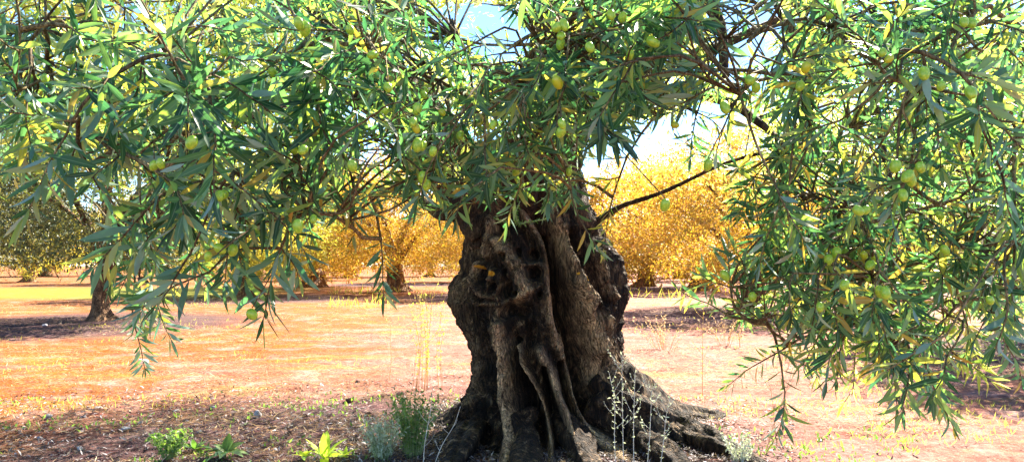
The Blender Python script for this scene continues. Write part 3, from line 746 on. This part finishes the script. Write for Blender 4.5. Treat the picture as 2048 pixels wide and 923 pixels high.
# the rest of the crown, round and above the trunk
def crown_cloud(nclump, per, sampler, size, kind='lite', sig=.22, droop=-.35):
    C_ = sampler(nclump); B = np.repeat(C_, per, 0) + RNG.normal(0, sig, (nclump * per, 3)) * np.array((1, 1, .75))
    out = np.repeat(nrm(RNG.normal(0, 1, (nclump, 3)) + np.array((0, 0, droop))), per, 0)
    D_ = nrm(out + RNG.normal(0, .75, B.shape)); Nn = nrm(RNG.normal(0, .6, B.shape) + np.array((0, 0, .9)))
    L = RNG.uniform(.7, 1.25, len(B)) * size
    return B, D_, Nn, L
def main_crown_sampler(n):
    out = []
    while len(out) < n:
        p = RNG.uniform((-4.9, -4.6, 2.25), (3.3, 5.6, 5.8)) ; q = p + TREE_OFF
        r_ = math.sqrt((p[0] / (4.8 if p[0] < 0 else 3.3)) ** 2 + ((p[1] - .5) / 5.1) ** 2 + ((p[2] - 2.9) / 2.8) ** 2)
        if r_ > 1 or r_ < .45: continue
        if vnoise(np.array([p * 1.1]), 77)[0] < .33: continue
        pj = project(q)[0]
        if pj[2] < 1.6 and pj[1] > -40: continue
        if pj[1] > 0 and (q[1] < 4.6 or random.random() > dens(pj[0], pj[1]) ** 1.3 or pj[1] > 330 or 860 < pj[0] < 1200 and pj[1] > 250): continue
        if q[1] < 6.2 and q[0] > -1.5 and random.random() < .9: continue
        G = q - np.array(sv) * (q[2] / sv[2])
        if G[1] > min(7.1 + (G[0] + 4.8) * 1.05, 9.4) + .3 or G[0] > 1.7: continue
        out.append(q)
    return np.array(out)
B, D_, Nn, L = crown_cloud(1700, 80, main_crown_sampler, .085)
pjB = project(B); inview = (pjB[:, 1] > 0) & (pjB[:, 0] > 0) & (pjB[:, 0] < 2048)
kp = ~(in_gap(B, 1.15) & (RNG.random(len(B)) < .93)) & ~(inview & (RNG.random(len(B)) < .45)); B, D_, Nn, L = B[kp], D_[kp], Nn[kp], L[kp]
V, F, A = leaves_mesh(B, D_, Nn, L, L * .26, .1, 'lite')
mesh_np("crown", V - TREE_OFF, F, M_LEAF_IN, tree, {"lf": A})
# thin sucker sprouting on the trunk front
w = Bag(); B, D_, N_, L_ = [], [], [], []
for c in ([(1040, 402, 5.75), (1032, 425, 5.62), (1036, 446, 5.55), (1060, 443, 5.5), (1092, 438, 5.47)], [(1036, 446, 5.56), (1015, 445, 5.5), (992, 438, 5.47)], [(1036, 446, 5.55), (1030, 425, 5.45), (1022, 408, 5.42)]):
    P = smooth_path([at(*q) for q in c], 12); w.tube(P - TREE_OFF, .004, 5)
    x = shoot_leaves(P, .3, .55); B += x[0]; D_ += x[1]; N_ += x[2]; L_ += x[3]
sp_o = w.build("sprout", M_STEMG, tree)
L_ = np.array(L_); V, F, A = leaves_mesh(np.array(B), np.array(D_), np.array(N_), L_, L_ * .3, .1, 'full'); mesh_np("leaves", V - TREE_OFF, F, M_WEED, sp_o, {"lf": A})

# ------------------------------------------------------------------ other trees of the grove
def grove_tree(seed, r, h, leafm, nclump, per, size, trunk_h=1.9, tw=.33, lean=.2, lowz=1.15):
    """builds data for one tree at the origin: returns (trunk mesh, crown mesh)"""
    rs = np.random.default_rng(seed)
    w = Bag(); n = 40; zz = np.linspace(-.15, trunk_h, n)
    P = np.stack([lean * (np.maximum(zz, 0) / trunk_h) ** 1.5 + .06 * np.sin(zz * 2 + seed), .05 * np.cos(zz * 2.3 + seed), zz], 1)
    rad = tw * (1 + .95 * np.exp(-np.maximum(zz, 0) / .22)) * (1 + .10 * np.sin(zz * 3.1 + seed)); rad[-6:] *= np.linspace(1, .8, 6)
    w.tube(P, rad, 36, .5, seed, .16)
    for k_ in range(6):
        a = k_ * 1.05 + rs.uniform(0, .6); e = np.array((math.cos(a) * r * .7, math.sin(a) * r * .7, h * rs.uniform(.6, .85)))
        s_ = P[-3] * 1.0; m1 = s_ + (e - s_) * np.array((.35, .35, .55)) + rs.normal(0, .12, 3)
        w.tube(smooth_path([s_, m1, e], 16), np.linspace(tw * .5, .03, 16), 10, .3, seed + k_)
    C_ = []
    while len(C_) < nclump:
        p = rs.uniform((-1, -1, -1), (1, 1, 1)); rr = np.linalg.norm(p)
        if rr > 1 or rr < .35: continue
        q = p * np.array((r, r, (h - trunk_h + .2) * .56)) + np.array((0, 0, (h + trunk_h) / 2 - .05))
        edge = np.hypot(q[0], q[1]) / r
        q[2] -= .75 * edge ** 2 * (1 if rs.random() < .6 else .2)
        if vnoise(np.array([q * .9 + seed]), seed)[0] < .27: continue
        if q[2] < lowz: continue
        C_.append(q)
    B, D_, Nn, L = crown_cloud(nclump, per, lambda n_: np.array(C_), size, sig=.27)
    V, F, A = leaves_mesh(B, D_, Nn, L, L * .3, .1, 'lite')
    t_ = w.build("trunk", M_FARBARK); c_ = mesh_np("crown", V, F, leafm, None, {"lf": A})
    return t_, c_
def place_tree(proto, px, depth, label, rot=0, sc=1.0, first=False):
    x = (px - 1024) / FPX * depth; z = float(gz(np.array([x]), np.array([depth]))[0]) - .02
    r_ = empty("olive_tree", (x, depth, z)); r_.rotation_euler = (0, 0, rot); r_.scale = (sc, sc, sc)
    tag(r_, label, "tree", group="olive trees of the grove")
    for o in proto:
        if first: c = o
        else:
            c = o.copy(); COL.objects.link(c)
        c.parent = r_
    return r_
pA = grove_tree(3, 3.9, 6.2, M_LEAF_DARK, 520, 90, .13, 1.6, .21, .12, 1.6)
pB = grove_tree(8, 4.4, 5.9, M_LEAF_GOLD, 520, 90, .14, 1.3, .32, .2, .9)
pC = grove_tree(14, 4.6, 6.4, M_LEAF_YEL, 460, 80, .17, 1.3, .36, -.2, .8)
pD = grove_tree(21, 4.8, 6.6, M_LEAF_GOLD, 330, 70, .22, 1.3, .4, .1, 1.0)
pE = grove_tree(27, 5.2, 7.0, M_LEAF_YEL, 330, 70, .24, 1.0, .4, .1, .35)
pF = grove_tree(33, 5.4, 6.6, M_LEAF_GOLD, 330, 70, .24, 1.0, .4, .1, .35)
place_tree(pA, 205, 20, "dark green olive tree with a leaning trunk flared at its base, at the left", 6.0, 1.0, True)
place_tree(pB, 1500, 24, "golden olive tree close behind the right side of the ancient trunk", .6, 1.0, True)
place_tree(pC, 500, 36, "yellow green olive tree behind the drooping left branch tips", 0, 1.0, True)
place_tree(pD, 930, 66, "distant golden olive tree touching the left edge of the ancient trunk", 0, 1.3, True)
place_tree(pB, 795, 42, "golden olive tree with a short trunk far behind, between left branches and ancient trunk", 4.1, 1.3)
place_tree(pB, 1010, 36, "golden olive tree hidden mostly behind the ancient trunk", 2.2, .95)
place_tree(pF, 1290, 52, "far golden olive tree just right of the ancient trunk over the pale path", 1.1, 1.35)
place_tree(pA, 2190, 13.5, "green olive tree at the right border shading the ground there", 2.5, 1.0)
place_tree(pF, 630, 50, "golden olive tree with low foliage just left of the one with a short trunk", 2.6, 1.25)
place_tree(pF, 1400, 44, "golden olive tree with low foliage between the trunk and the drooping right branches", 5.1, 1.15)
place_tree(pC, 1820, 33, "yellow green olive tree behind the drooping right branches", 1.7, 1.0)
place_tree(pF, 640, 74, "distant golden olive tree left of the small far one", 2.0, 1.1, True)
place_tree(pE, 60, 66, "far yellow green olive tree behind the leaning dark one", 1.2, 1.1)
place_tree(pE, 330, 62, "distant yellow green olive tree right of the leaning dark tree", 3.0, 1.1, True)
place_tree(pF, 1420, 70, "distant golden olive tree seen over the shaded strip right of the trunk", 4.0, 1.15)
place_tree(pD, 2030, 50, "distant golden olive tree at the right border of the grove", 5.0, 1.1)
far_px = [-100, 90, 230, 420, 560, 700, 860, 980, 1130, 1230, 1360, 1540, 1680, 1800, 1960, 2120]
for i, px in enumerate(far_px):
    place_tree(pF if i % 3 else pE, px, 92 + 14 * ((i * 7) % 5) / 4, "distant golden tree in the farthest row closing the grove, low under the sky", i * 1.3, 1.2 + .15 * (i % 3))
place_tree(pA, -130, 27, "dark green olive tree cut by the left border behind the leaning one", 1.1, 1.15)

# ------------------------------------------------------------------ ground cover (uncountable)
def scatter(n, xr, yr, fn, pitch, name, mat, label, cat, L, wr, kind='lite', zoff=.006, accept=None, lean=.25, curl=.1):
    x = RNG.uniform(*xr, n); u = RNG.random(n); y = yr[0] * (yr[1] / yr[0]) ** u
    # keep the same angular width at every depth
    x = x * y / yr[1]
    keep = fn(x, y); x, y = x[keep], y[keep]; n = len(x)
    z = gz(x, y) + zoff
    az = RNG.uniform(0, 2 * np.pi, n); el = np.abs(RNG.normal(0, lean, n)) if pitch == 0 else RNG.normal(pitch, lean, n)
    D_ = np.stack([np.cos(az) * np.cos(el), np.sin(az) * np.cos(el), np.sin(el)], 1)
    Nn = nrm(RNG.normal(0, .35, (n, 3)) + (np.array((0, 0, 1)) if pitch == 0 else np.array((0, -1, .2))))
    LL = RNG.uniform(L[0], L[1], n) * (1 + np.clip((y - 9) / 14, 0, 3) * .6)
    V, F, A = leaves_mesh(np.stack([x, y, z], 1), D_, Nn, LL, np.maximum(LL * wr, .0018 * y / 7), curl, kind)
    o = mesh_np(name, V, F, mat, None, {"lf": A}); tag(o, label, cat, kind='stuff'); return o
def under_crown(x, y):
    d = np.hypot((x - TRX + 1.6) / 5.2, (y - TRY + .5) / 4.0); nn = fbm(np.stack([x, y, 0 * x], 1) * .9, 3, 91)
    return (d + nn * .3 < 1) & (np.hypot(x - TRX, y - TRY) > .55)
def patch(seed, thr, sc=.6):
    return lambda x, y: (fbm(np.stack([x * sc, y * sc * 1.4, 0 * x], 1), 3, seed) > thr) & (np.hypot(x - TRX, y - TRY) > .8)
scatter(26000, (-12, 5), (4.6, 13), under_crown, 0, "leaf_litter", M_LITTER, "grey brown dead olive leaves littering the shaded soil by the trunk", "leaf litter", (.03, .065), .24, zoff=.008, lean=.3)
scatter(105000, (-30, 30), (5, 30), patch(95, -.12), 0, "straw", M_STRAW, "pale dry straw strewn over the sunlit soil", "straw", (.04, .11), .07, zoff=.008, lean=.3)
scatter(17000, (-30, 30), (6, 34), patch(97, .22, .45), 1.0, "dry_grass", M_YGRASS, "low yellow grass in patches on the sunlit soil", "grass", (.03, .08), .10, lean=.35)
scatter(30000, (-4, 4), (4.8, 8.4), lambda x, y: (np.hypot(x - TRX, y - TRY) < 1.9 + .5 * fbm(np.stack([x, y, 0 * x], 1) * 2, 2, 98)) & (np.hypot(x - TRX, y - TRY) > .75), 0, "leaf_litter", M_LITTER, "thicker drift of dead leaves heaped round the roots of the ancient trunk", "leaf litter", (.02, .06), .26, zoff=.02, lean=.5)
scatter(5200, (-9, 5), (4.8, 8.6), lambda x, y: under_crown(x, y) & (fbm(np.stack([x, y, 0 * x], 1) * 1.6, 2, 99) > .18), .9, "green_weeds", M_WEED, "small green weeds sprouting through the dead leaves in the shade", "weeds", (.02, .06), .35, lean=.4)
scatter(2500, (-10, 10), (25, 40), lambda x, y: (fbm(np.stack([x * .3, y * .3, 0 * x], 1), 2, 101) > .2), 1.1, "tall_grass", M_YGRASS, "taller yellow grass tufts between the far trees", "grass", (.12, .3), .05, lean=.25)

# ------------------------------------------------------------------ stones
def stone(px, py, wpx, label, seed, mat=M_STONE, flat=.6):
    p = ground_at(px, py); s_ = wpx / FPX * p[1] / 2 * .8; z = float(gz(np.array([p[0]]), np.array([p[1]]))[0])
    n, m_ = 14, 20; th = np.linspace(0, np.pi, n); ph = np.arange(m_) * 2 * np.pi / m_
    V = np.stack([np.outer(np.sin(th), np.cos(ph)), np.outer(np.sin(th), np.sin(ph)), np.outer(np.cos(th), np.ones(m_))], -1).reshape(-1, 3)
    r_ = 1 + .35 * fbm(V * 1.3 + seed * 3, 3, seed); rs = np.random.default_rng(seed)
    for _ in range(7):
        d = nrm(rs.normal(0, 1, 3)); k_ = V @ d * r_; r_ = np.where(k_ > .72, r_ * .72 / np.maximum(k_, 1e-6), r_)
    V = V * r_[:, None] * np.array((1, .8, flat)) * s_
    i = np.arange(n - 1)[:, None] * m_; j = np.arange(m_)[None]; F = np.stack([i + j, i + m_ + j, i + m_ + (j + 1) % m_, i + (j + 1) % m_], -1).reshape(-1, 4)
    o = mesh_np("stone", V, F, mat, None, None, False, (p[0], p[1], z + s_ * flat * .35)); o.rotation_euler = (0, 0, seed)
    tag(o, label, "stone", group="stones on the grove soil"); return o
M_WSTONE = plain_mat("white_limestone", (.7, .66, .6), (.85, .82, .78), 10, .8, .4)
stone(285, 725, 32, "white stone alone on the sunlit orange soil", 1, M_WSTONE)
stone(516, 838, 26, "rounded grey stone upright at the edge of the shade", 2, flat=.9)
stone(97, 842, 22, "blocky grey stone in the shade near the left border", 3)
stone(196, 815, 20, "small pale stone at the shade edge, left", 4)
stone(168, 838, 15, "smallest grey stone just below the pale shade edge stone", 5)
stone(252, 862, 26, "flat long grey stone in the shade, centre of the stone scatter", 6, flat=.4)
stone(352, 822, 17, "pale stone at the shade edge above the flat long stone", 7)
stone(281, 850, 13, "little stone right of the flat long one", 8)
stone(80, 880, 18, "brownish grey stone lowest in the left corner", 9)
stone(425, 818, 16, "pale stone left of the upright rounded one", 10)
stone(90, 652, 16, "pale stone in the shade strip under the dark leaning tree", 11)
stone(160, 905, 20, "grey stone at the bottom border, left of the weeds", 12)
stone(400, 868, 14, "grey pebble among dead leaves under the upright stone", 13)
stone(548, 905, 22, "grey stone between the weeds at the bottom border", 14)
M_CLOD = plain_mat("dark_clod", (.05, .025, .02), (.16, .08, .06), 20, .95, .8)
CL = [(700, 800, 26, "dark reddish soil clod nearest the sunlit path, left of the weeds"), (740, 835, 30, "largest dark soil clod left of the bushy weeds"), (668, 850, 22, "dark soil clod above the lime green weed"), (800, 790, 24, "dark soil clod behind the bushy weed"),
      (610, 838, 20, "dark soil clod right of the upright rounded stone"), (870, 800, 22, "dark soil clod touching the left foot of the trunk"), (580, 870, 20, "dark clod among dead leaves left of the lime green weed"), (760, 872, 18, "small dark clod hidden in the pale bushy weed"), (715, 765, 16, "smallest clod at the very edge of the shade")]
for k_, c_ in enumerate(CL):
    o = stone(*c_, 40 + k_, M_CLOD, .55); o.name = "soil_clod"; o.data.name = "soil_clod"; o["category"] = "clod"; o["group"] = "dark soil clods by the trunk"
stone(1640, 880, 16, "pale stone on the sunlit soil right of the long root", 15, M_WSTONE)

# ------------------------------------------------------------------ weeds (each a plant of its own)
def gplant(px, py):
    p = ground_at(px, py); p[2] = float(gz(np.array([p[0]]), np.array([p[1]]))[0]); return p
def bushy_weed(px, py, w_px, h_px, nst, label, leafm, stemm, leaf=.022, seed=0, spread=1.0, base=.25, group="weeds round the old trunk"):
    p = gplant(px, py); s_ = p[1] / FPX; H = h_px * s_; Wd = w_px * s_ / 2; e = empty("weed", p); tag(e, label, "weed", group=group)
    w = Bag(); B, D_, N_, L_ = [], [], [], []
    for k_ in range(nst):
        a = random.uniform(0, 6.28); rr = random.random() ** .5 * Wd * spread; hh = H * random.uniform(.5, 1.0)
        tip = np.array((math.cos(a) * rr, math.sin(a) * rr * .7, hh)); P = smooth_path([(tip[0] * base, tip[1] * base, -.02), tip * (.55, .55, .55) + RNG.normal(0, .01, 3), tip], 9)
        w.tube(P, np.linspace(.003, .0012, 9), 5)
        for q in range(2, 9):
            for _ in range(3):
                d = nrm(RNG.normal(0, 1, 3) + np.array((0, 0, .5))); B.append(P[q] + RNG.normal(0, .006, 3)); D_.append(d); N_.append(nrm(np.cross(d, RNG.normal(0, 1, 3)) + np.array((0, 0, .8)))); L_.append(leaf * random.uniform(.6, 1.4))
    w.build("stem", stemm, e); L_ = np.array(L_)
    V, F, A = leaves_mesh(np.array(B), np.array(D_), np.array(N_), L_, L_ * .42, .15, 'full'); mesh_np("leaves", V, F, leafm, e, {"lf": A})
bushy_weed(825, 925, 130, 130, 60, "bushy green weed against the left foot of the ancient trunk", M_WEED, M_STEMG, .03)
bushy_weed(765, 935, 100, 90, 40, "lower bushy weed left of the one touching the trunk", M_WEED_GREY, M_STEMG, .026)
bushy_weed(340, 925, 90, 55, 30, "low dark green weed among dead leaves, leftmost of the weeds", M_WEED, M_STEMG, .03)
bushy_weed(1480, 930, 80, 60, 24, "pale scrubby weed at the end of the long right root", M_WEED_GREY, M_STALK, .022)
bushy_weed(858, 778, 120, 220, 20, "tall wispy yellow weed standing left of the trunk in sunlight", M_YGRASS, M_STALK_OR, .03, base=.7, group="dry weeds in the sun")
bushy_weed(1330, 700, 170, 70, 26, "tangle of dry reddish twigs right of the trunk before the shaded strip", M_STRAW, M_STALK_OR, .03, group="dry weeds in the sun")
bushy_weed(1450, 690, 110, 60, 18, "smaller dry twig tangle beside the drooping right branches", M_STRAW, M_STALK_OR, .03, group="dry weeds in the sun")
def rosette(px, py, r_px, n, label, mat, up=.9, wr=.36, hgt=1.0):
    p = gplant(px, py); s_ = p[1] / FPX; e = empty("rosette_weed", p); tag(e, label, "weed", group="broad leaved weeds")
    w = Bag(); w.tube([(0, 0, -.03), (0, 0, .02), (0, 0, .04)], .008, 8); w.build("stem", M_STEMG, e)
    for k_ in range(n):
        a = k_ * 2.4 + random.uniform(-.3, .3); el = random.uniform(.35, up); d = np.array([[math.cos(a) * math.cos(el), math.sin(a) * math.cos(el), math.sin(el)]])
        nn = nrm(np.cross(np.cross(d, (0, 0, 1)), d)); L = np.array([r_px * s_ * random.uniform(.75, 1.15) * hgt])
        T, w_ = TEMPL['full']
        V, F, A = leaves_mesh(np.array([[0, 0, .03]]), d, nn, L, L * wr, .35, 'full'); mesh_np("leaf", V, F, mat, e, {"lf": A})
rosette(648, 932, 50, 12, "bright lime green broad leaved weed lit by the sun at the bottom border", M_WEED_YEL, 1.35, .34, 1.1)
rosette(608, 925, 28, 7, "low lime green weed left of the brighter tall one", M_WEED_YEL, .8)
rosette(690, 928, 28, 7, "low yellow green weed right of the brighter tall one", M_WEED_YEL, .8)
rosette(450, 925, 42, 12, "dark green broad leaved weed in the shade at the bottom border", M_WEED, .9, .42)
rosette(390, 908, 34, 9, "small dark green rosette left of the larger broad leaved weed", M_WEED, .8, .42)
def stalk(px, py, h_px, lean_px, label, mat, leafm=None, leaf=.02, branches_=5, group="dry stalks before the trunk", rad=.0032, dep=None):
    p = gplant(px, py) if dep is None else at(px, py, dep)
    if dep is not None: p[2] = float(gz(np.array([p[0]]), np.array([p[1]]))[0]); 
    s_ = p[1] / FPX; H = h_px * s_ + (0 if dep is None else 0); e = empty("dry_stalk", p); tag(e, label, "weed", group=group)
    w = Bag(); top = np.array((lean_px * s_, random.uniform(-.05, .05), H)); P = smooth_path([(0, 0, -.04), top * .35 + RNG.normal(0, .012, 3), top * .7 + RNG.normal(0, .012, 3), top], 18); w.tube(P, np.linspace(rad, rad * .45, 18), 6)
    B, D_, N_, L_ = [], [], [], []
    for k_ in range(branches_):
        i = random.randint(5, 16); d = nrm(np.array((random.choice((-1, 1)) * random.uniform(.5, 1), random.uniform(-.6, .6), .9))); l = random.uniform(.06, .16) * H / .8
        q = smooth_path([P[i], P[i] + d * l * .6, P[i] + d * l + (0, 0, .02)], 6); w.tube(q, np.linspace(rad * .5, rad * .3, 6), 5)
        for z in range(1, 6):
            B.append(q[z]); D_.append(nrm(d + RNG.normal(0, .7, 3))); N_.append(nrm(RNG.normal(0, 1, 3))); L_.append(leaf * random.uniform(.6, 1.3))
    for z in range(3, 18):
        for _ in range(2): B.append(P[z]); D_.append(nrm(RNG.normal(0, .8, 3) + (0, 0, .6))); N_.append(nrm(RNG.normal(0, 1, 3))); L_.append(leaf * random.uniform(.6, 1.3))
    w.build("stem", mat, e)
    if leafm:
        L_ = np.array(L_); V, F, A = leaves_mesh(np.array(B), np.array(D_), np.array(N_), L_, L_ * .38, .1, 'full'); mesh_np("leaves", V, F, leafm, e, {"lf": A})
stalk(1232, 950, 190, -12, "pale leafy stalk rising before the cleft, leftmost of the grey stalks", M_STALK, M_WEED_GREY)
stalk(1247, 948, 225, 0, "tallest pale leafy stalk before the right foot of the trunk", M_STALK, M_WEED_GREY, .024, 8)
stalk(1268, 952, 210, 4, "pale leafy stalk just right of the tallest one", M_STALK, M_WEED_GREY, .022, 7)
stalk(1292, 950, 165, 14, "shorter pale stalk leaning right with narrow grey leaves", M_STALK, M_WEED_GREY, .022, 7)
stalk(1318, 955, 160, 30, "pale stalk bending right over the long root, rightmost", M_STALK, M_WEED_GREY, .022, 6)
stalk(860, 950, 130, 60, "bare pale stalk leaning right over the left foot of the trunk", M_STALK, None, branches_=3)
stalk(845, 950, 170, 20, "thin bare stalk upright in the bushy weed by the trunk", M_STALK, None, branches_=3)
stalk(778, 760, 130, 4, "thin rusty stalk in sunlight left of the tall wispy weed", M_STALK_OR, M_STRAW, .02, 6, "dry weeds in the sun", .004)
stalk(850, 770, 190, 14, "rusty stalk rising inside the tall wispy yellow weed", M_STALK_OR, M_YGRASS, .026, 8, "dry weeds in the sun", .005)
stalk(1405, 790, 190, 6, "thin yellow stalk alone on the soil right of the trunk", M_STALK_OR, M_YGRASS, .02, 3, "dry weeds in the sun", .004)
stalk(1530, 900, 170, 60, "long bare rusty stalk leaning right, near the long root", M_STALK_OR, None, .02, 3, "dry weeds in the sun", .0035)
stalk(1555, 890, 120, -14, "short bare rusty stalk crossing behind the leaning one", M_STALK_OR, None, .02, 3, "dry weeds in the sun", .0035)
stalk(1480, 692, 50, 3, "short reddish dry weed standing in the sun by the twig tangle", M_STALK_OR, M_STRAW, .05, 8, "dry weeds in the sun", .008)
